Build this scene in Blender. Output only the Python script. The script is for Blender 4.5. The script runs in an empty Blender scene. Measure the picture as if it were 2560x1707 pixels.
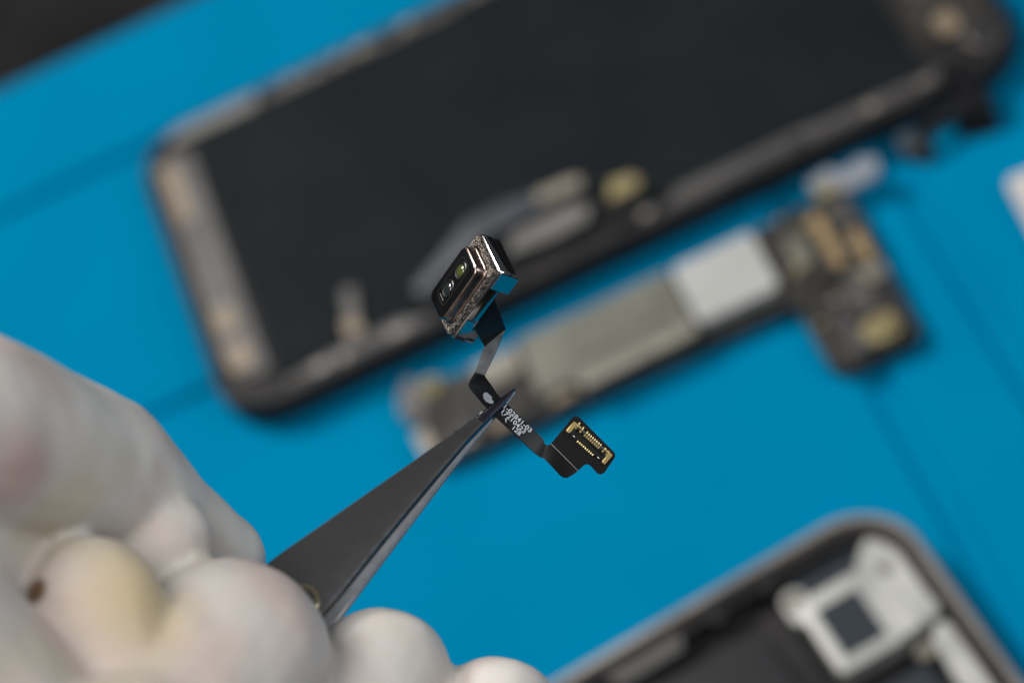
import bpy, bmesh, math, random
from mathutils import Vector, Matrix, noise

random.seed(7)
S = 0.001                                   # everything is authored in millimetres
C = bpy.context.scene.collection

# ------------------------------------------------------------------ camera, world, lamps, exposure
scene = bpy.context.scene
RIGHT = Vector((0.90426078, -0.31537472, -0.28783889))
DOWN = Vector((-0.42663132, -0.69461706, -0.57921745))
FWD = Vector((-0.01726726, 0.64656471, -0.76266370))
EYE = Vector((56.555, -310.975, 359.568))
FOCUS = 290.0

cam_data = bpy.data.cameras.new('camera')
cam = bpy.data.objects.new('camera', cam_data); C.objects.link(cam)
cam_data.sensor_width = 36.0; cam_data.lens = 100.0
cam_data.clip_start = 0.005; cam_data.clip_end = 20.0
mw = Matrix((RIGHT, -DOWN, -FWD)).transposed().to_4x4(); mw.translation = EYE * S
cam.matrix_world = mw
cam_data.dof.use_dof = True
cam_data.dof.focus_distance = FOCUS * S
cam_data.dof.aperture_fstop = 13.5
cam_data.dof.aperture_blades = 9
scene.camera = cam

world = bpy.data.worlds.new('World'); scene.world = world; world.use_nodes = True
bg = world.node_tree.nodes['Background']
bg.inputs[0].default_value = (0.62, 0.70, 0.80, 1); bg.inputs[1].default_value = 0.10

def area(name, loc, target, sx, sy, power, col):
    d = bpy.data.lights.new(name, 'AREA'); d.shape = 'RECTANGLE'; d.size = sx * S; d.size_y = sy * S
    d.energy = power; d.color = col
    o = bpy.data.objects.new(name, d); C.objects.link(o)
    o.location = Vector(loc) * S
    o.rotation_euler = (Vector(target) - Vector(loc)).to_track_quat('-Z', 'Y').to_euler()
    return o
area('softbox_lamp', (-430, 640, 840), (40, 0, 20), 340, 280, 14.3, (1.0, 0.975, 0.94))
area('hand_fill_lamp', (-28, -167, 353), (10, -150, 160), 120, 120, 0.40, (1.0, 0.98, 0.95))  # added fill, out of view, to brighten the gloved hand
area('side_lamp', (520, -330, 480), (40, -80, 100), 220, 300, 1.4, (0.93, 0.97, 1.0))

scene.view_settings.view_transform = 'Standard'
scene.view_settings.look = 'None'
scene.view_settings.exposure = 0.0
scene.view_settings.gamma = 1.0
scene.view_settings.use_curve_mapping = False

# the frame of the hand-held things: x along the bench, y upwards, z towards the worker, origin in the focus plane
H = Matrix((RIGHT, -DOWN, -FWD)).transposed().to_4x4(); H.translation = EYE + FWD * FOCUS

# ------------------------------------------------------------------ materials
MATS = {}
def material(name, col, rough=0.5, metal=0.0, spec=0.5, col2=None, nscale=0.2, nlo=0.35, nhi=0.65, detail=4.0,
             bump=0.0, bscale=1.0, bdist=0.05, rvar=0.0, sss=0.0, coat=0.0, aniso=0.0):
    """nscale, bscale: features per millimetre"""
    m = bpy.data.materials.new(name); m.use_nodes = True
    nt = m.node_tree; b = nt.nodes['Principled BSDF']
    b.inputs['Base Color'].default_value = (*col, 1); b.inputs['Roughness'].default_value = rough
    b.inputs['Metallic'].default_value = metal; b.inputs['Specular IOR Level'].default_value = spec
    if coat: b.inputs['Coat Weight'].default_value = coat; b.inputs['Coat Roughness'].default_value = 0.08
    tc = nt.nodes.new('ShaderNodeTexCoord')
    if col2 or rvar:
        n = nt.nodes.new('ShaderNodeTexNoise'); n.inputs['Scale'].default_value = nscale / S
        n.inputs['Detail'].default_value = detail
        nt.links.new(tc.outputs['Object'], n.inputs['Vector'])
        r = nt.nodes.new('ShaderNodeMapRange'); r.inputs[1].default_value = nlo; r.inputs[2].default_value = nhi
        nt.links.new(n.outputs['Fac'], r.inputs[0])
        if col2:
            mx = nt.nodes.new('ShaderNodeMix'); mx.data_type = 'RGBA'
            mx.inputs[6].default_value = (*col, 1); mx.inputs[7].default_value = (*col2, 1)
            nt.links.new(r.outputs[0], mx.inputs[0]); nt.links.new(mx.outputs[2], b.inputs['Base Color'])
        if rvar:
            r2 = nt.nodes.new('ShaderNodeMapRange'); r2.inputs[3].default_value = max(0.02, rough - rvar); r2.inputs[4].default_value = rough + rvar
            nt.links.new(r.outputs[0], r2.inputs[0]); nt.links.new(r2.outputs[0], b.inputs['Roughness'])
    if bump:
        n = nt.nodes.new('ShaderNodeTexNoise'); n.inputs['Scale'].default_value = bscale / S
        n.inputs['Detail'].default_value = 3.0
        nt.links.new(tc.outputs['Object'], n.inputs['Vector'])
        bp = nt.nodes.new('ShaderNodeBump'); bp.inputs['Strength'].default_value = bump; bp.inputs['Distance'].default_value = bdist * S
        nt.links.new(n.outputs['Fac'], bp.inputs['Height']); nt.links.new(bp.outputs[0], b.inputs['Normal'])
    if sss:
        b.inputs['Subsurface Weight'].default_value = sss
        b.inputs['Subsurface Radius'].default_value = (1.0, 0.5, 0.3); b.inputs['Subsurface Scale'].default_value = 1.5 * S
    MATS[name] = m
    return m

material('silicone_blue', (0.0, 0.18, 0.345), 0.8, spec=0.0, col2=(0.0, 0.195, 0.37), nscale=0.03, bump=0.15, bscale=1.5, bdist=0.1)
material('table_black', (0.011, 0.011, 0.012), 0.7, spec=0.03, col2=(0.018, 0.017, 0.017), nscale=0.05)
material('panel_black', (0.010, 0.0125, 0.0145), 0.6, spec=0.04, col2=(0.013, 0.016, 0.018), nscale=0.06)
material('frame_dark', (0.018, 0.018, 0.02), 0.5, spec=0.12, col2=(0.034, 0.031, 0.03), nscale=0.15)
material('steel_grey', (0.18, 0.176, 0.168), 0.5, metal=0.25, col2=(0.14, 0.135, 0.13), nscale=0.15)
material('steel_dim', (0.10, 0.096, 0.094), 0.5, metal=0.3, col2=(0.06, 0.058, 0.058), nscale=0.12)
material('copper_pad', (0.27, 0.205, 0.135), 0.5, metal=0.1, col2=(0.19, 0.15, 0.105), nscale=0.3)
material('gold', (0.68, 0.50, 0.20), 0.38, metal=0.55, col2=(0.52, 0.38, 0.15), nscale=0.8)
material('gold_bright', (0.85, 0.66, 0.30), 0.34, metal=0.55)
material('contact_gold', (0.36, 0.25, 0.115), 0.5, metal=0.1, col2=(0.27, 0.19, 0.10), nscale=0.3)
material('brass_pad', (0.33, 0.27, 0.12), 0.5, metal=0.1, col2=(0.22, 0.18, 0.09), nscale=0.3)
material('beige_film', (0.30, 0.265, 0.205), 0.5, col2=(0.22, 0.20, 0.165), nscale=0.3)
material('flex_slate', (0.06, 0.068, 0.082), 0.5, spec=0.3, col2=(0.035, 0.04, 0.05), nscale=0.12)
material('hole_black', (0.003, 0.003, 0.004), 0.6)
material('board_dark', (0.022, 0.022, 0.023), 0.5, spec=0.2, col2=(0.05, 0.045, 0.038), nscale=0.25, bump=0.3, bscale=0.8)
material('shield_olive', (0.18, 0.178, 0.145), 0.6, metal=0.2, col2=(0.105, 0.108, 0.088), nscale=0.07)
material('shield_rim', (0.27, 0.25, 0.205), 0.5, metal=0.3, col2=(0.20, 0.185, 0.15), nscale=0.2)
material('label_white', (0.43, 0.43, 0.415), 0.6, col2=(0.38, 0.38, 0.365), nscale=0.1)
material('plastic_white', (0.60, 0.56, 0.54), 0.5, col2=(0.5, 0.46, 0.45), nscale=0.1)
material('clear_film', (0.20, 0.24, 0.30), 0.4, col2=(0.28, 0.28, 0.29), nscale=0.3)
material('alloy_frame', (0.34, 0.32, 0.30), 0.38, metal=0.6, col2=(0.24, 0.225, 0.21), nscale=0.1)
material('bracket_silver', (0.52, 0.515, 0.49), 0.55, metal=0.25, col2=(0.38, 0.38, 0.36), nscale=0.15)
material('battery_black', (0.022, 0.022, 0.025), 0.55, spec=0.15, col2=(0.03, 0.029, 0.03), nscale=0.05)
material('glass_grey', (0.035, 0.042, 0.05), 0.25, spec=0.5)
# held things
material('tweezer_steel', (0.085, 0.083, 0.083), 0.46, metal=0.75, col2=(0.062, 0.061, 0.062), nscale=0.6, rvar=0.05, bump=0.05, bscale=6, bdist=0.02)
material('tweezer_steel_lit', (0.78, 0.79, 0.84), 0.3, metal=0.75, col2=(0.70, 0.71, 0.76), nscale=0.5, rvar=0.06)  # pale copy of the steel, reflected light put into its colour
material('tweezer_tip', (0.20, 0.185, 0.235), 0.25, metal=1.0, col2=(0.10, 0.085, 0.11), nscale=1.2, rvar=0.08)
material('brass_dark', (0.42, 0.36, 0.24), 0.3, metal=0.9)
material('flex_black', (0.006, 0.006, 0.007), 0.3, spec=0.5, rvar=0.06, nscale=0.6)
material('flex_matte', (0.007, 0.007, 0.008), 0.42, spec=0.28, bump=0.05, bscale=3, bdist=0.02)
material('flex_black_lit', (0.10, 0.105, 0.11), 0.35, spec=0.6, col2=(0.05, 0.052, 0.055), nscale=0.9)  # lightened flex black, the sheen of the lit fold painted in
material('can_steel', (0.47, 0.46, 0.455), 0.09, metal=1.0)
material('bezel_bronze', (0.34, 0.265, 0.235), 0.25, metal=1.0, col2=(0.24, 0.18, 0.16), nscale=0.8)
material('lens_black', (0.003, 0.003, 0.003), 0.12, spec=0.5)
material('well_black', (0.002, 0.002, 0.002), 0.3)
material('lens_glass', (0.012, 0.016, 0.018), 0.03, spec=0.9, coat=0.6)
material('lens_green', (0.06, 0.07, 0.01), 0.08, spec=0.9, coat=0.6)
material('plastic_black', (0.008, 0.008, 0.008), 0.4)
material('tin', (0.35, 0.34, 0.32), 0.4, metal=1.0)
material('print_white', (0.62, 0.65, 0.70), 0.5)
material('glue_grey', (0.40, 0.43, 0.46), 0.45, col2=(0.30, 0.32, 0.34), nscale=1.5)

def gasket_material():
    m = bpy.data.materials.new('gasket_foam'); m.use_nodes = True; nt = m.node_tree; b = nt.nodes['Principled BSDF']
    tc = nt.nodes.new('ShaderNodeTexCoord')
    v = nt.nodes.new('ShaderNodeTexVoronoi'); v.inputs['Scale'].default_value = 9.0 / S
    nt.links.new(tc.outputs['Object'], v.inputs['Vector'])
    cr = nt.nodes.new('ShaderNodeValToRGB')
    cr.color_ramp.elements[0].color = (0.035, 0.028, 0.025, 1); cr.color_ramp.elements[1].color = (0.58, 0.50, 0.43, 1)
    cr.color_ramp.elements[0].position = 0.5; cr.color_ramp.elements[1].position = 0.95
    sp = nt.nodes.new('ShaderNodeSeparateColor'); nt.links.new(v.outputs['Color'], sp.inputs[0])
    nt.links.new(sp.outputs[0], cr.inputs[0]); nt.links.new(cr.outputs[0], b.inputs['Base Color'])
    b.inputs['Metallic'].default_value = 0.6; b.inputs['Roughness'].default_value = 0.32
    bp = nt.nodes.new('ShaderNodeBump'); bp.inputs['Strength'].default_value = 1.0; bp.inputs['Distance'].default_value = 0.12 * S
    nt.links.new(v.outputs['Distance'], bp.inputs['Height']); nt.links.new(bp.outputs[0], b.inputs['Normal'])
    MATS['gasket_foam'] = m
gasket_material()

def glove_material():
    m = bpy.data.materials.new('latex_glove'); m.use_nodes = True; nt = m.node_tree; b = nt.nodes['Principled BSDF']
    tc = nt.nodes.new('ShaderNodeTexCoord')
    def nz(scale, lo, hi, det, off):
        mp = nt.nodes.new('ShaderNodeMapping'); mp.inputs['Location'].default_value = off
        nt.links.new(tc.outputs['Object'], mp.inputs[0])
        n = nt.nodes.new('ShaderNodeTexNoise'); n.inputs['Scale'].default_value = scale / S; n.inputs['Detail'].default_value = det
        nt.links.new(mp.outputs[0], n.inputs['Vector'])
        r = nt.nodes.new('ShaderNodeMapRange'); r.inputs[1].default_value = lo; r.inputs[2].default_value = hi; r.interpolation_type = 'SMOOTHSTEP'
        nt.links.new(n.outputs['Fac'], r.inputs[0]); return r.outputs[0]
    def mix(f, a, c):
        x = nt.nodes.new('ShaderNodeMix'); x.data_type = 'RGBA'; nt.links.new(f, x.inputs[0])
        if isinstance(a, tuple): x.inputs[6].default_value = (*a, 1)
        else: nt.links.new(a, x.inputs[6])
        x.inputs[7].default_value = (*c, 1); return x.outputs[2]
    c = mix(nz(0.075, 0.42, 0.66, 1.5, (0.013, 0.02, 0.0)), (0.62, 0.58, 0.54), (0.58, 0.48, 0.435))
    c = mix(nz(0.09, 0.52, 0.72, 1.0, (0.05, 0.01, 0.03)), c, (0.57, 0.51, 0.42))
    c = mix(nz(0.12, 0.5, 0.85, 2.0, (0.0, 0.0, 0.07)), c, (0.48, 0.42, 0.39))
    def spot(pt, r0, r1):
        d = nt.nodes.new('ShaderNodeVectorMath'); d.operation = 'DISTANCE'; d.inputs[1].default_value = [q*S for q in pt]
        nt.links.new(tc.outputs['Object'], d.inputs[0])
        r = nt.nodes.new('ShaderNodeMapRange'); r.inputs[1].default_value = r1*S; r.inputs[2].default_value = r0*S; r.interpolation_type = 'SMOOTHSTEP'
        nt.links.new(d.outputs['Value'], r.inputs[0]); return r.outputs[0]
    c = mix(spot((-34.3, -23.5, 34), 0.5, 8.5), c, (0.60, 0.475, 0.28))     # yellowed latex over the joint
    c = mix(spot((-43, -11.2, 39.7), 0.5, 6.5), c, (0.50, 0.36, 0.33))           # skin showing through
    c = mix(spot((-42.6, -22.3, 35.6), 0.7, 1.7), c, (0.16, 0.09, 0.05))     # brown spot painting the dark hollow of a crease
    nt.links.new(c, b.inputs['Base Color'])
    b.inputs['Roughness'].default_value = 0.55; b.inputs['Specular IOR Level'].default_value = 0.3
    b.inputs['Subsurface Weight'].default_value = 0.25; b.inputs['Subsurface Radius'].default_value = (1.0, 0.55, 0.4)
    b.inputs['Subsurface Scale'].default_value = 1.5 * S
    n = nt.nodes.new('ShaderNodeTexNoise'); n.inputs['Scale'].default_value = 0.45 / S; n.inputs['Detail'].default_value = 4.0
    nt.links.new(tc.outputs['Object'], n.inputs['Vector'])
    bp = nt.nodes.new('ShaderNodeBump'); bp.inputs['Strength'].default_value = 0.12; bp.inputs['Distance'].default_value = 0.5 * S
    nt.links.new(n.outputs['Fac'], bp.inputs['Height']); nt.links.new(bp.outputs[0], b.inputs['Normal'])
    MATS['latex_glove'] = m
glove_material()

# ------------------------------------------------------------------ builders
def link(name, me, mat, parent=None, smooth=False):
    if mat: me.materials.append(MATS[mat])
    o = bpy.data.objects.new(name, me); C.objects.link(o)
    if parent: o.parent = parent
    if smooth:
        for p in me.polygons: p.use_smooth = True
    return o

def obj(name, bm, mat, parent=None, smooth=False, bevel=0.0, auto=None):
    if bevel:
        es = [e for e in bm.edges if len(e.link_faces) == 2 and e.calc_face_angle(0) > 0.5]
        bmesh.ops.bevel(bm, geom=es, offset=bevel, segments=2, profile=0.6, affect='EDGES')
    bmesh.ops.recalc_face_normals(bm, faces=bm.faces)
    for v in bm.verts: v.co *= S
    me = bpy.data.meshes.new(name); bm.to_mesh(me); bm.free()
    o = link(name, me, mat, parent, smooth)
    if auto is not None:
        for p in me.polygons: p.use_smooth = True
        me.set_sharp_from_angle(angle=math.radians(auto))
    return o

def thing(name, label, cat, M=None, group=None, kind=None):
    o = bpy.data.objects.new(name, None); C.objects.link(o); o.empty_display_size = 0.005
    if M is not None:
        M = M.copy(); M.translation = M.translation * S; o.matrix_world = M
    o['label'] = label; o['category'] = cat
    if group: o['group'] = group
    if kind: o['kind'] = kind
    return o

def prism(pts, z0, z1, bm=None):
    bm = bm or bmesh.new(); n = len(pts)
    a = [bm.verts.new((x, y, z0)) for x, y in pts]; b = [bm.verts.new((x, y, z1)) for x, y in pts]
    bm.faces.new(a); bm.faces.new(b)
    for i in range(n): bm.faces.new((a[i], a[(i+1) % n], b[(i+1) % n], b[i]))
    return bm

def rrect(x0, y0, x1, y1, r, n=6):
    r = min(r, (x1-x0)/2 - 1e-4, (y1-y0)/2 - 1e-4); out = []
    for cx, cy, a in ((x1-r, y1-r, 0), (x0+r, y1-r, 90), (x0+r, y0+r, 180), (x1-r, y0+r, 270)):
        for k in range(n+1):
            t = math.radians(a + 90*k/n); out.append((cx + r*math.cos(t), cy + r*math.sin(t)))
    return out

def box(x0, y0, x1, y1, z0, z1): return prism([(x0, y0), (x1, y0), (x1, y1), (x0, y1)], z0, z1)

def stack(levels, bm=None, cap0=True, cap1=True):
    """levels: list of (list of 3d points), the same count: skinned one to the next"""
    bm = bm or bmesh.new(); rows = [[bm.verts.new(p) for p in L] for L in levels]; n = len(rows[0])
    for a, b in zip(rows, rows[1:]):
        for i in range(n): bm.faces.new((a[i], a[(i+1) % n], b[(i+1) % n], b[i]))
    if cap0: bm.faces.new(rows[0])
    if cap1: bm.faces.new(rows[-1])
    return bm

def ring(outer, inner, z0, z1, ch=0.0):
    """closed band between two outlines of the same count"""
    bm = bmesh.new(); n = len(outer)
    prof = [[(x, y, z0) for x, y in outer], [(x, y, z1-ch) for x, y in outer],
            [(ox+(ix-ox)*0.25, oy+(iy-oy)*0.25, z1) for (ox, oy), (ix, iy) in zip(outer, inner)],
            [(x, y, z1) for x, y in inner], [(x, y, z0) for x, y in inner]]
    rows = [[bm.verts.new(p) for p in L] for L in prof]
    for k in range(len(rows)):
        a, b = rows[k], rows[(k+1) % len(rows)]
        for i in range(n): bm.faces.new((a[i], a[(i+1) % n], b[(i+1) % n], b[i]))
    return bm

def lathe(prof, n=24, c=(0, 0), bm=None):
    bm = bm or bmesh.new(); rows = []
    for r, z in prof:
        rows.append([bm.verts.new((c[0]+r*math.cos(2*math.pi*i/n), c[1]+r*math.sin(2*math.pi*i/n), z)) for i in range(n)])
    for a, b in zip(rows, rows[1:]):
        for i in range(n): bm.faces.new((a[i], a[(i+1) % n], b[(i+1) % n], b[i]))
    bm.faces.new(rows[0]); bm.faces.new(rows[-1])
    return bm

def screw(name, x, y, z, r, mat, parent, h=0.5):
    o = obj(name, lathe([(r, z), (r, z+h*0.6), (r*0.8, z+h), (r*0.45, z+h), (r*0.3, z+h*0.55)], 20, (x, y)), mat, parent, auto=35)
    return o

def T(x, y, z, rz=0): return Matrix.Translation((x, y, z)) @ Matrix.Rotation(math.radians(rz), 4, 'Z')

# ------------------------------------------------------------------ the bench: table and mat
b = prism([(-900, -900), (1000, -900), (1000, 1100), (-900, 1100)], -40, -5.0)
t = obj('table', b, 'table_black'); t['kind'] = 'structure'; t['label'] = 'black table top beyond the edge of the blue mat'

mat_t = thing('work_mat', 'blue silicone repair mat with shallow grooves lying on the black table', 'mat', T(0, 0, -5))
obj('base', prism(rrect(-260, -330, 330, 107.0, 6), 0.01, 3.8), 'silicone_blue', mat_t)
def pad(x0, y0, x1, y1):
    lv = []
    for k in range(6):
        a = math.pi/2*k/5; i = 1.3*(1-math.cos(a)); z = 3.75 + 1.25*math.sin(a)
        lv.append([(x, y, z) for x, y in rrect(x0+i, y0+i, x1-i, y1-i, 2.5-i*0.5, 4)])
    lv.insert(0, [(x, y, 3.0) for x, y in rrect(x0, y0, x1, y1, 2.5, 4)])
    obj('pad', stack(lv), 'silicone_blue', mat_t, auto=50)
for r_ in ((-258, 75, 328, 106.5), (-258, 14.0, 116.4, 71.8), (-258, -328, 96.3, 10.8), (99.9, -328, 116.4, 10.8),
           (120.4, -328, 328, 10.8), (120.4, 14.0, 328, 71.8)):
    pad(*r_)

# ------------------------------------------------------------------ display assembly, back side up
disp = thing('display_assembly', 'phone screen assembly lying face down with its black back plate showing', 'phone screen', T(0.05, -1.7, 2.0))
OUT = lambda i, r: rrect(i, i, 146.7-i, 71.5-i, r, 10)
lv = [[(x, y, z) for x, y in OUT(i, r)] for i, r, z in ((1.6, 9.0, -1.98), (0.4, 10.0, -1.4), (0, 10.5, -0.6), (0, 10.5, 2.0), (0.35, 10.2, 2.4))]
obj('cover_glass', stack(lv), 'hole_black', disp, auto=40)  # thick and near black so its sides carry the shade
obj('frame', ring(OUT(0.5, 10), OUT(2.2, 8.6), 2.35, 4.0, 0.4), 'frame_dark', disp, auto=40)
obj('back_plate', prism(rrect(10.8, 5.6, 129.5, 66.0, 1.0), 2.3, 3.55), 'panel_black', disp, bevel=0.15)
for k_ in range(26):                       # adhesive tabs and clips round the rim
    x_ = 12 + k_*4.6
    for y_, h_ in ((2.4, 1.5), (68.0, 1.3)):
        if random.random() < 0.6: obj('rim_clip', box(x_, y_, x_+random.uniform(1.2, 3.4), y_+h_, 2.74, random.uniform(3.9, 4.35)), random.choice(['steel_dim', 'alloy_frame', 'beige_film', 'frame_dark']), disp)
obj('liner', prism(rrect(2.3, 2.3, 144.4, 69.2, 8), 2.35, 2.75), 'frame_dark', disp)
obj('side_shield', prism([(2.9, 14), (5.0, 8.6), (9.6, 8.2), (9.9, 63.0), (7.2, 64.6), (3.0, 63.5)], 2.7, 3.7), 'steel_dim', disp, bevel=0.2)
for x0, y0, x1, y1, m in ((3.6, 47.5, 6.6, 62.4, 'copper_pad'), (3.6, 19.5, 7.2, 25.6, 'copper_pad'), (3.6, 10.2, 7.6, 16.2, 'copper_pad')):
    obj('copper_pad', prism(rrect(x0, y0, x1, y1, 0.8), 3.65, 4.0), m, disp, bevel=0.1)
obj('corner_shield', prism([(6.6, 66.9), (23.5, 66.6), (25.0, 68.2), (24.0, 69.8), (10.5, 70.0), (7.0, 68.8)], 2.7, 4.15), 'steel_grey', disp, bevel=0.2)
obj('edge_shield', prism([(25.6, 66.9), (64, 66.9), (64, 67.6), (121, 67.8), (121, 69.6), (26.0, 69.7)], 2.7, 3.9), 'steel_dim', disp, bevel=0.15)
obj('edge_shield', prism([(13.5, 2.5), (35.2, 2.3), (36.2, 3.6), (33.5, 5.2), (24.5, 5.3), (14.0, 4.4)], 2.7, 4.0), 'steel_dim', disp, bevel=0.15)
obj('edge_shield', prism([(80.5, 2.2), (130.5, 1.9), (131.4, 4.6), (110, 4.9), (108.5, 5.4), (84, 5.4)], 2.7, 4.0), 'steel_dim', disp, bevel=0.15)
br = obj('bracket', prism([(23.6, 5.2), (26.4, 5.2), (27.2, 11.5), (28.2, 15.8), (25.8, 16.4), (25.0, 12.0)], 3.5, 4.5), 'steel_dim', disp, bevel=0.2)
obj('solder_pad', prism(rrect(23.8, 6.0, 26.6, 9.6, 0.6), 4.5, 4.75), 'copper_pad', br)
def sheet(name, pts3, mat, parent, t=0.15, smooth=False):
    bm = bmesh.new(); n = len(pts3)//2
    L = [bm.verts.new(p) for p in pts3[:n]]; R = [bm.verts.new(p) for p in pts3[n:]]
    for i in range(n-1): bm.faces.new((L[i], L[i+1], R[i+1], R[i]))
    o = obj(name, bm, mat, parent, smooth)
    md = o.modifiers.new('thickness', 'SOLIDIFY'); md.thickness = t*S; md.offset = 0
    return o
# a display cable folded back over the plate
cab = sheet('display_cable', [(37, 10.6, 3.7), (43, 13.6, 4.4), (50, 17.4, 5.6), (57, 17.2, 5.9), (64, 16.2, 5.7), (69, 15.2, 5.4),
                              (38, 8.0, 3.7), (43.5, 10.2, 4.2), (51, 12.4, 5.2), (58, 12.8, 5.5), (64, 12.6, 5.4), (69, 11.8, 5.0)], 'flex_slate', disp, 0.25)
obj('cable_connector', prism([(62.0, 13.4), (69.8, 12.8), (70.4, 14.4), (69.2, 15.4), (62.6, 15.8)], 5.7, 6.5), 'beige_film', cab, bevel=0.2)
obj('cable_connector', prism([(73.0, 8.6), (78.2, 8.4), (79.2, 10.2), (78.0, 11.6), (74.6, 12.2)], 4.0, 5.0), 'brass_pad', cab, bevel=0.3)
obj('cable_plate', prism([(54.0, 7.4), (61.4, 6.4), (68.4, 6.8), (69.6, 9.4), (66.7, 11.2), (56.0, 10.8)], 4.0, 5.0), 'steel_grey', disp, bevel=0.3)
sheet('cable_tail', [(67, 13.2, 5.6), (71, 11.6, 4.6), (74, 8.4, 3.8), (78, 4.8, 3.3), (64, 12.0, 5.3), (67, 10.0, 4.4), (70, 7.0, 3.8), (72, 3.8, 3.3)], 'flex_matte', disp, 0.25)
# earpiece end
obj('earpiece_plate', prism([(131.4, 12.5), (133.0, 10.5), (136, 10.2), (137.0, 6.6), (139.6, 4.0), (143.5, 7.2), (144.4, 12), (144.4, 56), (142, 62), (133, 64), (131.4, 60)], 2.7, 3.9), 'board_dark', disp, bevel=0.2)
obj('speaker_pad', prism(rrect(135.0, 10.2, 138.6, 15.4, 1.2), 3.85, 4.4), 'copper_pad', disp, bevel=0.1)
obj('screw_boss', lathe([(3.3, 2.7), (3.3, 4.0), (3.0, 4.2), (2.45, 4.2), (2.4, 3.95)], 28, (141.2, 7.4)), 'steel_dim', disp, auto=35)
obj('screw_hole', lathe([(2.38, 3.6), (2.38, 4.1), (2.2, 4.12)], 20, (141.2, 7.4)), 'hole_black', disp)
obj('earpiece_mesh', prism(rrect(134.0, 20.0, 142, 50, 2.0), 3.85, 4.5), 'steel_dim', disp, bevel=0.2)
obj('notch_cap', prism([(131.6, 2.4), (135.4, 2.4), (135.2, 6.8), (131.8, 8.6)], 2.7, 3.3), 'hole_black', disp)
# a sensor cable hanging off the edge
sc = sheet('sensor_cable', [(131.4, 4.5, 3.9), (131.5, 1.2, 4.1), (131.2, -2.0, 3.6), (130.6, -4.6, 2.2), (128.8, -6.4, -1.6),
                       (136.2, 4.2, 3.9), (136.4, 0.6, 4.1), (136.4, -2.8, 3.4), (136.2, -6.0, 2.0), (135.6, -8.6, -1.6)], 'flex_black', disp, 0.3)
sheet('sensor_cable', [(131.6, -2.2, 2.8), (127.0, -2.0, 2.4), (123.6, -3.4, 1.8), (121.0, -6.6, -1.6), (130.6, -5.0, 2.4), (127.6, -4.6, 2.0), (125.2, -6.0, 1.4), (123.4, -8.8, -1.6)], 'flex_black', disp, 0.3)
obj('sensor', prism(rrect(119.8, -6.2, 123.2, -2.4, 0.7), -1.6, 0.8), 'flex_slate', disp, bevel=0.2)

# ------------------------------------------------------------------ L shaped logic board
brd = thing('logic_board', 'L shaped phone logic board with olive shield can and blank white sticker', 'circuit board', T(0, -0.7, 0.82))
L_out = [(29.0, -13.5), (31.0, -9.4), (34, -7.4), (37, -9.3), (46, -9.0), (76, -8.9), (93.2, -8.6), (104, -8.2), (108.3, -9.6), (108.6, -18),
         (107.6, -30), (107.4, -40.8), (105.8, -42.3), (94.0, -42.0), (92.4, -40.2), (92.2, -27.3), (91.2, -25.6), (57, -25.0), (31.5, -24.4), (28.6, -21.5)]
obj('board', prism(L_out, -0.8, 2.2), 'board_dark', brd, bevel=0.2)
can = obj('shield_can', prism([(49.2, -9.4), (76.2, -9.6), (76.4, -23.9), (56.4, -24.4), (54.4, -22.2), (49.0, -22.2)], 2.15, 3.7), 'shield_olive', brd, bevel=0.35)
obj('shield_rim', prism([(55.8, -24.9), (75.8, -24.5), (76.4, -22.2), (56.2, -22.2)], 3.65, 4.2), 'shield_rim', can, bevel=0.3)
for x, y, rx, ry in ((60.5, -15.5, 4.2, 3.4), (70.5, -15.0, 3.0, 3.0)):
    obj('shield_step', prism(rrect(x-rx, y-ry, x+rx, y+ry, 1.2), 3.65, 3.95), 'shield_olive', can, bevel=0.1)
obj('shield_can', prism([(40.5, -10.2), (48.4, -10.0), (48.4, -14.6), (46.0, -15.6), (41.5, -15.2)], 2.15, 3.5), 'shield_rim', brd, bevel=0.3)
obj('sticker', prism(rrect(77.0, -22.9, 91.3, -9.9, 1.4), 2.15, 4.0), 'label_white', brd, bevel=0.25)
chips = ((33.5, -22.6, 38.6, -17.6, 'plastic_black'), (40.0, -23.5, 47.8, -18.0, 'board_dark'), (39.8, -24.0, 43.0, -22.4, 'copper_pad'),
         (50.4, -24.4, 54.2, -22.9, 'copper_pad'), (31.0, -16.2, 33.6, -13.2, 'plastic_black'), (34.0, -24.0, 37.0, -22.9, 'beige_film'),
         (96.0, -40.8, 99.4, -29.0, 'steel_dim'), (94.8, -25.5, 97.4, -12.5, 'board_dark'), (98.4, -34.6, 104.0, -25.6, 'steel_dim'),
         (95.0, -20.0, 98.6, -14.0, 'shield_olive'), (104.4, -16.5, 107.6, -10.5, 'steel_dim'), (98.2, -27.8, 101.0, -24.8, 'plastic_black'))
for x0, y0, x1, y1, m in chips:
    obj('chip', prism(rrect(x0, y0, x1, y1, 0.3, 2), 2.15, 3.0 if m != 'board_dark' else 2.8), m, brd, bevel=0.12)
for k_ in range(18):
    x_, y_ = (random.uniform(93.2, 99.0), random.uniform(-36, -10.5)) if k_ % 3 else (random.uniform(102.8, 104.0), random.uniform(-30, -12))
    w_, h_ = random.choice(((0.7, 1.3), (1.3, 0.7), (1.6, 1.0), (1.0, 1.0)))
    obj('component', box(x_, y_, x_+w_, y_+h_, 2.75, 3.25+random.uniform(0, 0.25)), random.choice(['copper_pad', 'brass_pad', 'beige_film', 'plastic_black', 'steel_dim']), brd)
obj('contact_strip', prism(rrect(100.6, -24.0, 102.6, -12.0, 0.8), 2.15, 3.5), 'contact_gold', brd, bevel=0.2)
obj('contact_strip', prism(rrect(105.2, -25.4, 107.0, -18.6, 0.6), 2.15, 3.5), 'contact_gold', brd, bevel=0.2)
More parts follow.
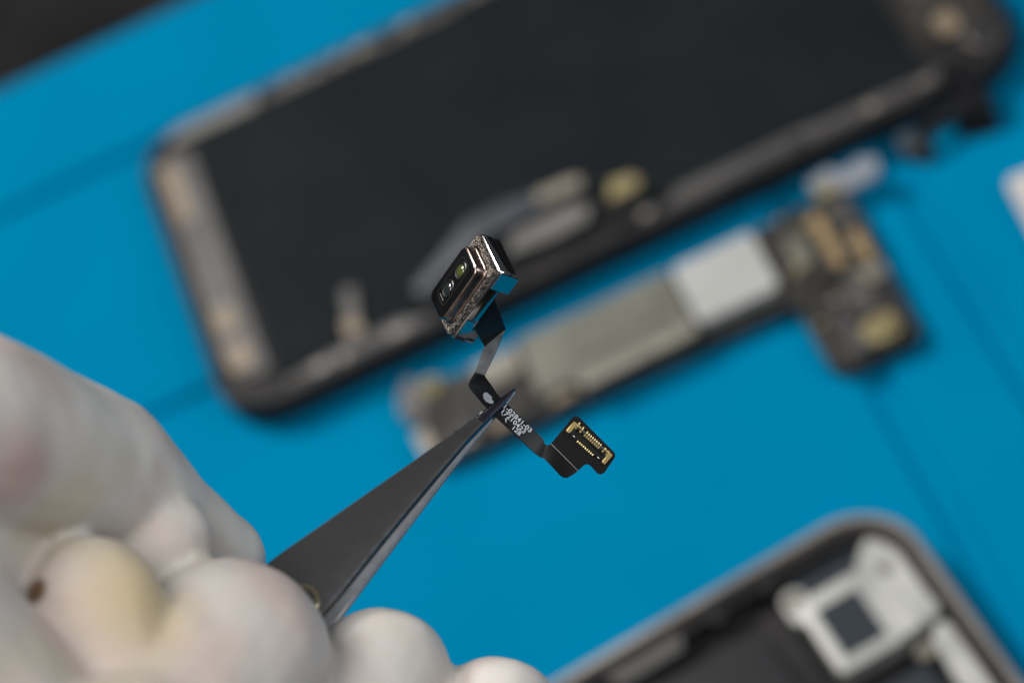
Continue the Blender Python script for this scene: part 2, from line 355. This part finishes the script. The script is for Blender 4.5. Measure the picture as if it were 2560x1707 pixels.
obj('solder_block', prism(rrect(104.2, -29.6, 107.6, -26.0, 0.6), 2.15, 3.2), 'steel_grey', brd, bevel=0.2)
obj('screw_hole', lathe([(1.9, 2.0), (1.9, 2.3), (1.6, 2.32)], 20, (105.6, -33.2)), 'hole_black', brd)
obj('screw_pad', prism(rrect(99.0, -41.2, 105.2, -36.2, 2.4), 2.15, 3.4), 'brass_pad', brd, bevel=0.3)
screw('screw_post', 103.0, -38.2, 3.3, 2.0, 'brass_pad', brd, 0.9)
screw('screw_post', 33.4, -10.2, 2.1, 1.9, 'brass_pad', brd, 1.6)
pl = obj('antenna_plug', prism([(104.2, -9.2), (109.0, -10.2), (114.4, -9.8), (115.4, -6.6), (112.4, -5.2), (109.6, -6.4), (107.4, -4.2), (103.4, -5.4)], 2.1, 3.4), 'clear_film', brd, bevel=0.4)
obj('plug_base', prism(rrect(103.6, -9.6, 107.2, -7.4, 0.5), 3.2, 3.9), 'brass_pad', pl, bevel=0.15)
obj('antenna_plug', prism([(27.6, -8.6), (30.0, -5.6), (31.8, -7.6), (31.2, -13.5), (28.6, -15.8), (26.8, -12.4)], 1.2, 2.6), 'steel_dim', brd, bevel=0.4)
obj('plug_base', prism([(27.6, -17.4), (30.0, -17.0), (30.2, -23.2), (28.0, -23.6)], 2.0, 2.9), 'beige_film', brd, bevel=0.2)

# ------------------------------------------------------------------ open rear housing
HR = T(90.2, -68.6, 0.02, 6.0)          # origin at its square corner; x runs along the long side
hous = thing('rear_housing', 'open grey phone housing with a silver camera bracket in its corner', 'phone housing', HR)
HO = lambda i, r: rrect(-147+i, -71.5+i, -i, -i, r, 10)
lv = [[(x, y, z) for x, y in HO(i, r)] for i, r, z in ((1.2, 9.8, 0.0), (0.3, 10.7, 0.5), (0, 11, 1.4), (0, 11, 6.0), (0.35, 10.7, 6.5), (1.5, 9.5, 6.5), (1.7, 9.3, 6.2), (1.7, 9.3, 1.2))]
obj('shell', stack(lv), 'alloy_frame', hous, auto=35)
obj('inner_lip', ring(HO(1.75, 9.2), HO(3.6, 7.6), 1.2, 5.2, 0.3), 'frame_dark', hous, auto=40)
for x0, x1, d in ((-64, -56, 1.9), (-50, -37.5, 2.6), (-33, -30, 1.6), (-24, -21, 1.4), (-80, -74, 2.0)):
    obj('lip_clip', prism([(x0, -3.55), (x1, -3.55), (x1-0.8, -3.55-d), (x0+0.8, -3.55-d)], 1.2, 5.5), 'steel_dim' if d > 2 else 'frame_dark', hous, bevel=0.2)
obj('floor_plate', prism(HO(3.65, 7.5), 1.2, 1.7), 'frame_dark', hous)
obj('battery', prism(rrect(-120, -66, -27.0, -9.0, 1.5), 1.7, 4.6), 'battery_black', hous, bevel=0.3)
obj('battery_tab', prism(rrect(-26.6, -60, -22.6, -7.0, 0.8), 1.7, 3.4), 'frame_dark', hous, bevel=0.2)
obj('frame_pocket', prism(rrect(-20.0, -7.8, -5.5, -4.0, 0.6), 1.7, 3.4), 'glass_grey', hous, bevel=0.2)
brk = obj('camera_bracket', ring(rrect(-20.8, -23.4, -10.0, -9.2, 1.0, 4), rrect(-18.9, -21.4, -11.8, -11.8, 0.4, 4), 1.7, 5.2, 0.15), 'bracket_silver', hous, auto=35)
obj('bracket_plate', prism([(-10.1, -8.6), (-7.6, -6.0), (-5.2, -4.6), (-3.4, -5.6), (-2.9, -9.5), (-3.0, -21.0), (-5.0, -22.6), (-10.1, -22.9)], 1.7, 5.0), 'bracket_silver', brk, bevel=0.25)
obj('plate_dimple', lathe([(1.1, 4.98), (1.1, 5.12), (0.7, 5.16), (0.5, 5.05)], 20, (-6.6, -11.6)), 'steel_grey', brk, auto=35)
obj('bracket_lug', prism(rrect(-22.4, -12.4, -18.6, -6.2, 1.8), 1.7, 4.6), 'bracket_silver', brk, bevel=0.2)
screw('screw', -20.5, -8.4, 4.55, 1.45, 'shield_rim', brk, 0.7)
screw('screw', -5.2, -21.2, 4.95, 1.9, 'label_white', brk, 0.8)
screw('screw', -8.6, -26.4, 3.2, 1.6, 'shield_rim', hous, 1.2)
obj('camera_glass', prism(rrect(-18.85, -21.35, -11.85, -11.85, 0.3), 1.7, 4.9), 'glass_grey', hous)
obj('speaker_plate', prism([(-7.8, -40), (-2.6, -40), (-2.4, -25.2), (-5.0, -23.6), (-7.0, -25.6)], 1.7, 4.7), 'bracket_silver', hous, bevel=0.3)
obj('side_cover', prism(rrect(-20.0, -46, -9.6, -28.4, 1.0), 1.7, 4.4), 'glass_grey', hous, bevel=0.2)
obj('side_cover', prism(rrect(-20.2, -64, -3.8, -47.0, 1.0), 1.7, 4.0), 'steel_dim', hous, bevel=0.2)
obj('charge_port', prism(rrect(-143, -46, -134, -25, 1.0), 1.7, 4.8), 'steel_dim', hous, bevel=0.3)

# ------------------------------------------------------------------ a white part at the mat's right
wp = thing('plastic_cover', 'small white plastic cover piece with a rounded corner beside the right groove', 'plastic part', T(131.5, -21.5, 0.02, -4))
lv = [[(x, y, z) for x, y in rrect(i, -16.5+i, 26-i, -i, 1.6, 5)] for i, z in ((0.3, 0), (0, 0.5), (0, 2.2), (0.5, 2.7))]
obj('shell', stack(lv), 'plastic_white', wp, auto=40)
obj('rib', prism(rrect(3, -13, 23, -11.4, 0.6), 2.6, 3.5), 'plastic_white', wp, bevel=0.15)

# ------------------------------------------------------------------ the sensor module on its flex cable (held in the tweezers)
def hp(px, py, z):
    """a point of the hand frame given on a fine drafting grid (about 24.5 steps to the millimetre) at height z"""
    s = (FOCUS - z)/7111.1
    return Vector(((px-1280)*s, -(py-853.5)*s, z))

mod = thing('sensor_module', 'tiny twin-lens sensor module on a folded black flex cable gripped by tweezer tips', 'sensor module', H)
U = Vector((-0.531, -0.725, -0.434)).normalized()
N = Vector((-0.792, 0.244, 0.560)).normalized()
V = N.cross(U).normalized()
if V.y > 0: V = -V
MO = Matrix((U, V, N)).transposed().to_4x4(); MO.translation = Vector((-5.99, 5.97, 2.0))
def lobj(name, bm, mat, parent, M, **k):
    for v in bm.verts: v.co = M @ v.co
    return obj(name, bm, mat, parent, **k)
def RR(mu0, mv0, mu1, mv1, r, z, n=6): return [(x, y, z) for x, y in rrect(-3.45-mu0, -2.0-mv0, 3.45+mu1, 2.0+mv1, r, n)]
can_ = lobj('housing', stack([RR(1.1, 1.2, 1.1, 0.9, 0.35, -3.3), RR(1.25, 1.35, 1.2, 1.0, 0.45, -3.15), RR(1.25, 1.35, 1.2, 1.0, 0.45, -1.95), RR(1.2, 1.3, 1.15, 0.95, 0.42, -1.84), RR(1.08, 1.18, 1.03, 0.83, 0.35, -1.78)]), 'can_steel', mod, MO, auto=30)
lobj('gasket', ring(rrect(-3.45-1.04, -2.0-1.14, 3.45+1.0, 2.0+0.82, 0.45, 6), rrect(-3.45-0.42, -2.0-0.42, 3.45+0.42, 2.0+0.42, 0.9, 6), -1.8, -1.2, 0.12), 'gasket_foam', mod, MO)
lobj('bezel', stack([RR(.36, .36, .36, .36, 1.0, -1.7), RR(.36, .36, .36, .36, 1.0, -1.12), RR(.32, .32, .32, .32, 1.0, -1.06), RR(.20, .20, .20, .20, 0.95, -1.02), RR(.19, .19, .19, .19, 0.95, -0.30), RR(.14, .14, .14, .14, 0.92, -0.12),
                     RR(.04, .04, .04, .04, 0.86, -0.02), RR(-.02, -.02, -.02, -.02, 0.82, -0.03)]), 'bezel_bronze', mod, MO, auto=60)
win = lobj('window', stack([RR(-.01, -.01, -.01, -.01, 0.82, -0.1), RR(-.01, -.01, -.01, -.01, 0.82, 0.0), RR(-.10, -.10, -.10, -.10, 0.76, 0.04)]), 'lens_black', mod, MO, auto=30)
lobj('window_frame', ring(rrect(-2.75, -1.15, 2.45, 1.15, 0.5, 5), rrect(-2.69, -1.09, 2.39, 1.09, 0.45, 5), -0.05, 0.07), 'plastic_black', win, MO)
for cu, mt, nm in ((-1.6, 'lens_green', 'lens'), (0.85, 'lens_glass', 'lens')):
    lobj('lens_well', lathe([(0.95, -0.04), (0.95, 0.06), (0.88, 0.09), (0.70, 0.05)], 32, (cu, 0)), 'well_black', mod, MO, auto=30)
    dome = [(0.66*math.cos(a), 0.05 + 0.2*math.sin(a)) for a in [math.pi/2*k/8 for k in range(9)]]; dome[-1] = (0.01, dome[-1][1])
    lobj(nm, lathe(dome, 32, (cu, 0)), mt, mod, MO, smooth=True)
lobj('lens_mark', prism(rrect(2.02, -0.65, 2.12, 0.55, 0.05, 3), 0.0, 0.06), 'tin', win, MO)
def mbox(u0, v0, u1, v1, n0, n1): return box(u0, v0, u1, v1, n0, n1)
# bent tabs of the can on the side that faces the mat
lobj('tab', mbox(-4.5, 2.98, -2.5, 3.16, -4.2, -2.0), 'can_steel', mod, MO, bevel=0.05)
lobj('tab', mbox(1.9, 2.98, 4.4, 3.16, -3.1, -1.95), 'can_steel', mod, MO, bevel=0.05)
lobj('tab', mbox(2.9, 2.80, 4.4, 2.98, -4.3, -3.15), 'can_steel', mod, MO, bevel=0.04)
lobj('tab', mbox(-4.72, -2.9, -4.6, 2.6, -3.9, -3.2), 'can_steel', mod, MO, bevel=0.04)
lobj('back_plate', mbox(-4.5, -3.1, 4.4, 2.8, -3.45, -3.3), 'flex_matte', mod, MO, bevel=0.04)

def firm(o):
    """turn the thickened sheet into plain mesh with crisp cut edges"""
    me = bpy.data.meshes.new_from_object(o.evaluated_get(bpy.context.evaluated_depsgraph_get()))
    o.modifiers.clear(); o.data = me
    for p in me.polygons: p.use_smooth = True
    me.set_sharp_from_angle(angle=math.radians(38))
    return o
def ribbon(name, pairs, mat, parent, t=0.14, sub=4):
    """pairs of edge points; each span cut finely so bends stay smooth"""
    bm = bmesh.new(); rows = [(bm.verts.new(a), bm.verts.new(a.lerp(b, 0.5)), bm.verts.new(b)) for a, b in pairs]
    for p, q in zip(rows, rows[1:]):
        bm.faces.new((p[0], p[1], q[1], q[0])); bm.faces.new((p[1], p[2], q[2], q[1]))
    o = obj(name, bm, mat, parent, smooth=True)
    md = o.modifiers.new('thickness', 'SOLIDIFY'); md.thickness = t*S; md.offset = 0; md.use_even_offset = True
    return firm(o)
def smooth_pairs(P, n=5):
    out = []
    for i in range(len(P)-1):
        p0, p1, p2, p3 = P[max(i-1, 0)], P[i], P[i+1], P[min(i+2, len(P)-1)]
        for k in range(n):
            t = k/n
            out.append(tuple(0.5*((2*b)+(-a+c)*t+(2*a-5*b+4*c-d)*t*t+(-a+3*b-3*c+d)*t**3) for a, b, c, d in zip(p0, p1, p2, p3)))
    out.append(P[-1]); return out
flex = thing_part = ribbon('flex_cable', [(hp(1164, 782, 1.2), hp(1214, 716, 0.8)), (hp(1184, 818, 1.6), hp(1236, 748, 1.2)), (hp(1199, 845, 0.6), hp(1251, 788, 0.2)),
                             (hp(1211, 866, -0.7), hp(1264, 823, -0.9))], 'flex_black', mod)
ribbon('flex_fold', [(hp(1211, 866, -0.7), hp(1264, 823, -0.9)), (hp(1198, 902, 0.5), hp(1238, 884, 0.3)), (hp(1187, 931, 1.4), hp(1212, 939, 1.2))], 'flex_black_lit', mod)
run = smooth_pairs([(hp(1187, 931, 1.4), hp(1212, 939, 1.2)), (hp(1172, 962, 1.9), hp(1217, 948, 0.6)), (hp(1190, 988, 1.8), hp(1230, 966, 0.0)),
                    (hp(1212, 1014, 1.55), hp(1243, 986, -0.25)), (hp(1241, 1043, 1.3), hp(1270, 1013, -0.3)), (hp(1290, 1089, 0.9), hp(1320, 1060, -0.3)), (hp(1334, 1130, 0.6), hp(1358, 1099, -0.2))])
strip = ribbon('flex_strip', run, 'flex_matte', mod, 0.13)
# the tail bends forward, then turns into the flat connector head
def plate(name, faces, mat, parent, t=0.14, bev=0.0):
    bm = bmesh.new(); cache = {}
    def vv(p):
        k = tuple(round(c, 3) for c in p)
        if k not in cache: cache[k] = bm.verts.new(p)
        return cache[k]
    for f in faces: bm.faces.new([vv(p) for p in f])
    o = obj(name, bm, mat, parent)
    md = o.modifiers.new('thickness', 'SOLIDIFY'); md.thickness = t*S; md.offset = 0
    return firm(o)
crT, crB = hp(1377, 1109, 0.6), hp(1445, 1177, 0.6)
def between(a, b, n): return [a.lerp(b, k/n) for k in range(n+1)]
up = [hp(1358, 1099, -0.2), hp(1361, 1109, 0.0), hp(1368, 1113, 0.3), crT]
lo = [hp(1334, 1130, 0.6), hp(1349, 1142, 0.5), hp(1360, 1146, 0.42), hp(1382, 1168, 0.25), hp(1399, 1187, 0.12), hp(1408, 1193, 0.12), hp(1418, 1194, 0.22), hp(1432, 1187, 0.5), crB]
crease = between(crT, crB, 5)
ring_pts = up + crease[1:] + lo[::-1][1:]
tail_faces = [[up[0], up[1], lo[1], lo[0]], [up[1], up[2], lo[2], lo[1]], [up[2], crease[0], crease[1], lo[3], lo[2]], [crease[1], crease[2], lo[4], lo[3]],
              [crease[2], crease[3], lo[5], lo[4]], [crease[3], crease[4], lo[6], lo[5]], [crease[4], crease[5], lo[7], lo[6]]]
plate('flex_tail', tail_faces, 'flex_matte', mod, 0.13)
def arc(c, r, a0, a1, z, n=5): return [hp(c[0]+r*math.cos(math.radians(a0+(a1-a0)*k/n)), c[1]+r*math.sin(math.radians(a0+(a1-a0)*k/n)), z) for k in range(n+1)]
head_pts = [crT] + arc((1440, 1053), 13, 222, 315, 0.6) + arc((1525, 1138), 13, -45, 45, 0.6) + arc((1501, 1171), 14, 40, 135, 0.6) + \
           [hp(1480, 1168, .6), hp(1472, 1161, .6), hp(1464, 1160, .6), hp(1456, 1166, .6), crB] + crease[::-1][1:-1]
head = plate('connector_head', [head_pts], 'flex_matte', mod, 0.2)
plate('crease_line', [[crease[k] + Vector((0.0, 0.0, 0.11)) for k in range(6)] + [crease[k] + Vector((0.035, 0.035, 0.11)) for k in range(5, -1, -1)]], 'glue_grey', mod, 0.03)

E1 = Vector((0.751, -0.660, -0.03)).normalized(); E3 = Vector((0.06, 0.10, 1.0)).normalized(); E2 = E3.cross(E1).normalized(); E3 = E1.cross(E2)
MC = Matrix((E1, E2, E3)).transposed().to_4x4(); MC = MC @ Matrix.Scale(1.06, 4); MC.translation = hp(1473, 1107, 0.62)
conn = lobj('connector', ring(rrect(-2.3, -0.55, 2.3, 0.55, 0.12, 2), rrect(-1.75, -0.2, 1.75, 0.2, 0.05, 2), -0.1, 0.34, 0.04), 'plastic_black', mod, MC, auto=30)
lobj('connector_well', mbox(-1.76, -0.21, 1.76, 0.21, -0.08, 0.08), 'plastic_black', conn, MC)
for s in (-1, 1):
    c_ = sorted((s*2.05, s*2.48))
    lobj('end_clip', stack([[(x, y, z) for x, y in rrect(c_[0]-i*0.1, -0.62, c_[1]+i*0.05, 0.60, 0.12, 2)] for i, z in ((0, -0.05), (0, 0.36), (-0.6, 0.41))]), 'gold', conn, MC, auto=30)
    lobj('end_clip', mbox(min(s*1.55, s*2.1), 0.42, max(s*1.55, s*2.1), 0.62, -0.02, 0.39), 'gold', conn, MC, bevel=0.03)
pins = [(x, 0.68, 0.42, 'gold_bright') for x in [-1.95, -1.38] + [-0.82+0.25*k for k in range(8)] + [1.48, 1.95]] + \
       [(x, -0.54, 0.40, 'gold_bright') for x in [-0.95+0.24*k for k in range(9)]] + [(-1.55, -0.46, 0.22, 'tin'), (1.55, -0.46, 0.22, 'tin')]
for x, y, l, m in pins:
    w = 0.062 if m != 'tin' else 0.11
    bm = prism([(y-l*0.5, -0.02), (y+l*0.62, -0.02), (y+l*0.62, 0.10), (y+l*0.1, 0.14), (y-l*0.1, 0.37), (y-l*0.5, 0.40)], x-w, x+w)
    for v in bm.verts: v.co = Vector((v.co.z, v.co.x, v.co.y))
    lobj('pin', bm, m, conn, MC)
    if y > 0: lobj('pin', box(x-w*1.3, 0.12, x+w*1.3, 0.36, 0.30, 0.38), 'gold', conn, MC)

# white print along the strip
def strip_frame(i0, i1):
    a0, b0 = run[i0]; a1, b1 = run[i1]
    e1 = ((a1+b1) - (a0+b0)).normalized(); w = (b0 - a0 + b1 - a1)/2; e2 = (w - e1*w.dot(e1)).normalized()
    return e1, e2, e1.cross(e2).normalized()
e1, e2, e3 = strip_frame(20, 30)
if e3.z < 0: e3 = -e3
def text(s, size, start, off):
    cu = bpy.data.curves.new('lettering', 'FONT'); cu.body = s; cu.size = size; cu.space_character = 1.08; cu.offset = 0.022*size
    o = bpy.data.objects.new('tmp', cu); C.objects.link(o)
    me = bpy.data.meshes.new_from_object(o.evaluated_get(bpy.context.evaluated_depsgraph_get()))
    bpy.data.objects.remove(o)
    M = Matrix((e1, e2, e3)).transposed().to_4x4(); M.translation = start + e2*off + e3*0.10
    for v in me.vertices: v.co = (M @ v.co)*S
    link('lettering', me, 'print_white', strip)
base = (run[18][0] + run[18][1])*0.5
def at_strip(d): return base + e1*d
text('1-02841-03', 0.78, at_strip(0.45), 0.38)
text('17210423', 0.78, at_strip(0.60), -0.24)
text('F A', 0.66, at_strip(0.80), -0.80)
text('128', 0.72, at_strip(2.55), -0.82)
# adhesive left on the cable
gl = prism([(-0.55, -0.5), (-0.3, -0.72), (0.15, -0.78), (0.6, -0.5), (0.85, -0.15), (0.7, 0.1), (0.42, 0.02), (0.3, 0.3), (-0.05, 0.2), (-0.4, 0.12), (-0.62, -0.2)], 0, 0.05)
f1, f2, f3 = strip_frame(11, 15)
if f3.z < 0: f3 = -f3
MG = Matrix((f1, f2, f3)).transposed().to_4x4(); MG.translation = (run[13][0]+run[13][1])*0.5 + f3*0.08 + f1*0.05
lobj('adhesive', gl, 'glue_grey', strip, MG)

# ------------------------------------------------------------------ tweezers
TIP = hp(1287, 977, -1.0)
AX = Vector((-0.635, -0.603, 0.484)).normalized()
WD = Vector((0.75, -0.569, 0.341)); WD = (WD - AX*WD.dot(AX)).normalized()
NR = WD.cross(AX).normalized()
if NR.z < 0: NR = -NR
twz = thing('tweezers', 'dark steel fine-tipped tweezers held between gloved fingertips', 'tweezers', H)
SEC = [(0, 0.16, 0.22), (0.6, 0.34, 0.32), (1.6, 0.60, 0.44), (3, 0.86, 0.6), (6, 1.2, 0.85), (9.5, 1.65, 1.0), (15, 2.75, 1.1), (22, 4.25, 1.15), (28, 5.6, 1.2), (34, 7.0, 1.2),
       (45, 8.6, 1.3), (60, 9.4, 1.4), (80, 9.2, 1.4), (100, 8.2, 1.4), (116, 7.6, 1.4)]
GAP = [(0, 0.30), (3, 0.38), (6, 0.62), (9.5, 0.95), (22, 1.75), (34, 2.3), (60, 3.4), (80, 3.2), (100, 1.8), (116, 0.72)]
SEC = [(a if a < 3 else 3+(a-3)*0.915, w*1.06, t) for a, w, t in SEC]
GAP = [(a if a < 3 else 3+(a-3)*0.915, g) for a, g in GAP]
def interp(T_, s):
    for (a, x), (b, y) in zip(T_, T_[1:]):
        if a <= s <= b: return x + (y-x)*(s-a)/(b-a)
    return T_[-1][1]
def arm(name, side, mat):
    lv = []
    for s, w, t in SEC:
        c = TIP + AX*s + NR*(side*interp(GAP, s))
        sh = -0.12*w if s < 10 else 0
        hw, ht, ch = w/2, t/2, min(t, w)*0.22
        prof = [(-hw+ch, ht), (hw-ch*1.6, ht), (hw-ch*0.5, ht-ch*0.5), (hw, ht-ch*1.5), (hw, -ht+ch), (hw-ch, -ht), (-hw+ch, -ht), (-hw, -ht+ch), (-hw, ht-ch)]
        lv.append([c + WD*(x) + NR*(y*side) for x, y in prof])
    o = obj(name, stack(lv), mat, twz, auto=32)
    if side > 0:                                     # purplish, polished points
        o.data.materials.append(MATS['tweezer_tip'])
        for p in o.data.polygons:
            if ((p.center/S) - TIP).dot(AX) < 6.5 or (((p.center/S) - TIP).dot(AX) < 9 and p.normal.dot(WD) > 0.5): p.material_index = 1
    return o
fa = arm('arm', 1, 'tweezer_steel'); ba = arm('arm', -1, 'tweezer_steel_lit')  # rear arm in the lit tone so its edge strip shows bright
# grip pin through the arms
pc = TIP + AX*34.0 + WD*1.45
MP = Matrix((WD, AX, NR)).transposed().to_4x4(); MP.translation = pc + NR*(interp(GAP, 34.8)+0.56)
lobj('pin_ring', lathe([(1.7, -0.1), (1.7, 0.12), (1.5, 0.25), (1.2, 0.25), (1.1, 0.05)], 28), 'brass_dark', twz, MP, auto=30)
lobj('pin_core', lathe([(1.08, -0.1), (1.08, 0.06), (0.9, 0.1)], 24), 'tweezer_steel', twz, MP)
# filed notches close to the tip
for s in (4.9, 6.6, 8.6):
    w = interp([(a, b_) for a, b_, c in SEC], s)
    MN = Matrix((AX, WD, NR)).transposed().to_4x4(); MN.translation = TIP + AX*s + NR*(interp(GAP, s)+interp([(a, c) for a, b_, c in SEC], s)/2-0.10) - WD*(w/2-0.05)
    lobj('notch', box(-0.22, -0.06, 0.22, 0.12, -0.05, 0.07), 'tweezer_steel_lit' if s == 4.9 else 'tweezer_steel', fa, MN, bevel=0.04)  # one notch takes the lit tone as a bright spot

# ------------------------------------------------------------------ gloved hand
CH = {
 'index': [(-29.5, -21.4, 12, 5.5), (-33.4, -16.6, 20, 5.5), (-38.3, -12.0, 30, 7.5), (-48.5, -7.8, 46, 9.5), (-58.2, -5.5, 55, 12)],
 'knuckle': [(-36.9, -9.2, 30, 4.2), (-42, -10, 36, 6)],
 'fold': [(-36, -22.0, 29, 4.4), (-31.2, -18.2, 30, 3.9)],
 'fill': [(-46, -22, 30, 9), (-58.2, -14, 52, 12)],
 'web': [(-36.4, -23.0, 43, 6.2), (-34.4, -31.8, 44, 7.0)],
 'thumb': [(-25.2, -28.1, 36, 9), (-30.2, -35.9, 46, 9.3), (-41, -41.6, 62, 10.5), (-52, -37.5, 76, 13)],
 'middle': [(-12.6, -31.9, 22, 7), (-16.8, -39.4, 30, 8), (-30.7, -48.7, 42, 8.5), (-56.4, -20.4, 58, 12)],
 'ring': [(-1.5, -36.3, 20, 6.5), (-5.9, -43.9, 27, 7.4), (-23.7, -54.6, 42, 8), (-54.3, -33.8, 60, 11.5)],
 'little': [(5.4, -43.9, 18, 5.6), (0, -51.1, 26, 6.5), (-19.3, -60.2, 45, 7), (-51.6, -45.7, 62, 10.5)],
 'palm': [(-54.5, -29, 46, 12), (-75, -31.6, 75, 19), (-98, -45, 95, 24), (-135, -68, 125, 28)],
 'heel': [(-52, -37.5, 76, 13), (-75, -31.6, 75, 19)],
 'k1': [(-58.2, -5.5, 55, 12), (-75, -31.6, 75, 19)], 'k2': [(-56.4, -20.4, 58, 12), (-75, -31.6, 75, 19)],
 'k3': [(-54.3, -33.8, 60, 11.5), (-75, -31.6, 75, 19)], 'k4': [(-51.6, -45.7, 62, 10.5), (-75, -31.6, 75, 19)],
 'k5': [(-58.2, -5.5, 55, 12), (-56.4, -20.4, 58, 12)], 'k6': [(-56.4, -20.4, 58, 12), (-54.3, -33.8, 60, 11.5)], 'k7': [(-54.3, -33.8, 60, 11.5), (-51.6, -45.7, 62, 10.5)],
}
def settle(q):
    """bring the hand's depth to that of the tweezers it closes on, keeping its apparent proportions"""
    x, y, z, r = q; zn = 0.65*z if z < 36 else 23.4 + 1.1*(z-36); k = (FOCUS-zn)/(FOCUS-z)
    return (x*k, y*k, zn, r*k)
CH = {k_: [settle(q) for q in c] for k_, c in CH.items()}
hand = thing('gloved_hand', 'hand in a thin off-white latex glove pinching the tweezers', 'hand', H)
bm = bmesh.new()
for chain in CH.values():
    for a, b_ in zip(chain, chain[1:]):
        t_ = bmesh.new()
        for x, y, z, r in (a, b_):
            bmesh.ops.create_icosphere(t_, subdivisions=3, radius=r, matrix=Matrix.Translation((x, y, z)))
        h_ = bmesh.ops.convex_hull(t_, input=t_.verts)
        bmesh.ops.delete(t_, geom=list({g for g in h_['geom_interior'] + h_['geom_unused'] if isinstance(g, bmesh.types.BMVert)}), context='VERTS')
        me_ = bpy.data.meshes.new('tmp'); t_.to_mesh(me_); t_.free(); bm.from_mesh(me_); bpy.data.meshes.remove(me_)
for v in bm.verts: v.co *= S
me = bpy.data.meshes.new('tmp'); bm.to_mesh(me); bm.free()
tmp = bpy.data.objects.new('tmp', me); C.objects.link(tmp)
md = tmp.modifiers.new('r', 'REMESH'); md.mode = 'VOXEL'; md.voxel_size = 0.6*S
md = tmp.modifiers.new('s', 'SMOOTH'); md.factor = 0.5; md.iterations = 4
me2 = bpy.data.meshes.new_from_object(tmp.evaluated_get(bpy.context.evaluated_depsgraph_get()))
bpy.data.objects.remove(tmp)
me2.name = 'glove'
# loose latex: shallow wrinkles in the skin of the glove
me2.calc_loop_triangles()
nrm = [v.normal.copy() for v in me2.vertices]
for v, n in zip(me2.vertices, nrm):
    p = v.co/S
    d = 0.40*noise.noise(p*0.13) + 0.10*noise.noise(Vector((p.x*0.4+3, p.y*0.16, p.z*0.3)))
    v.co += n*(d*S)
link('glove', me2, 'latex_glove', hand, smooth=True)
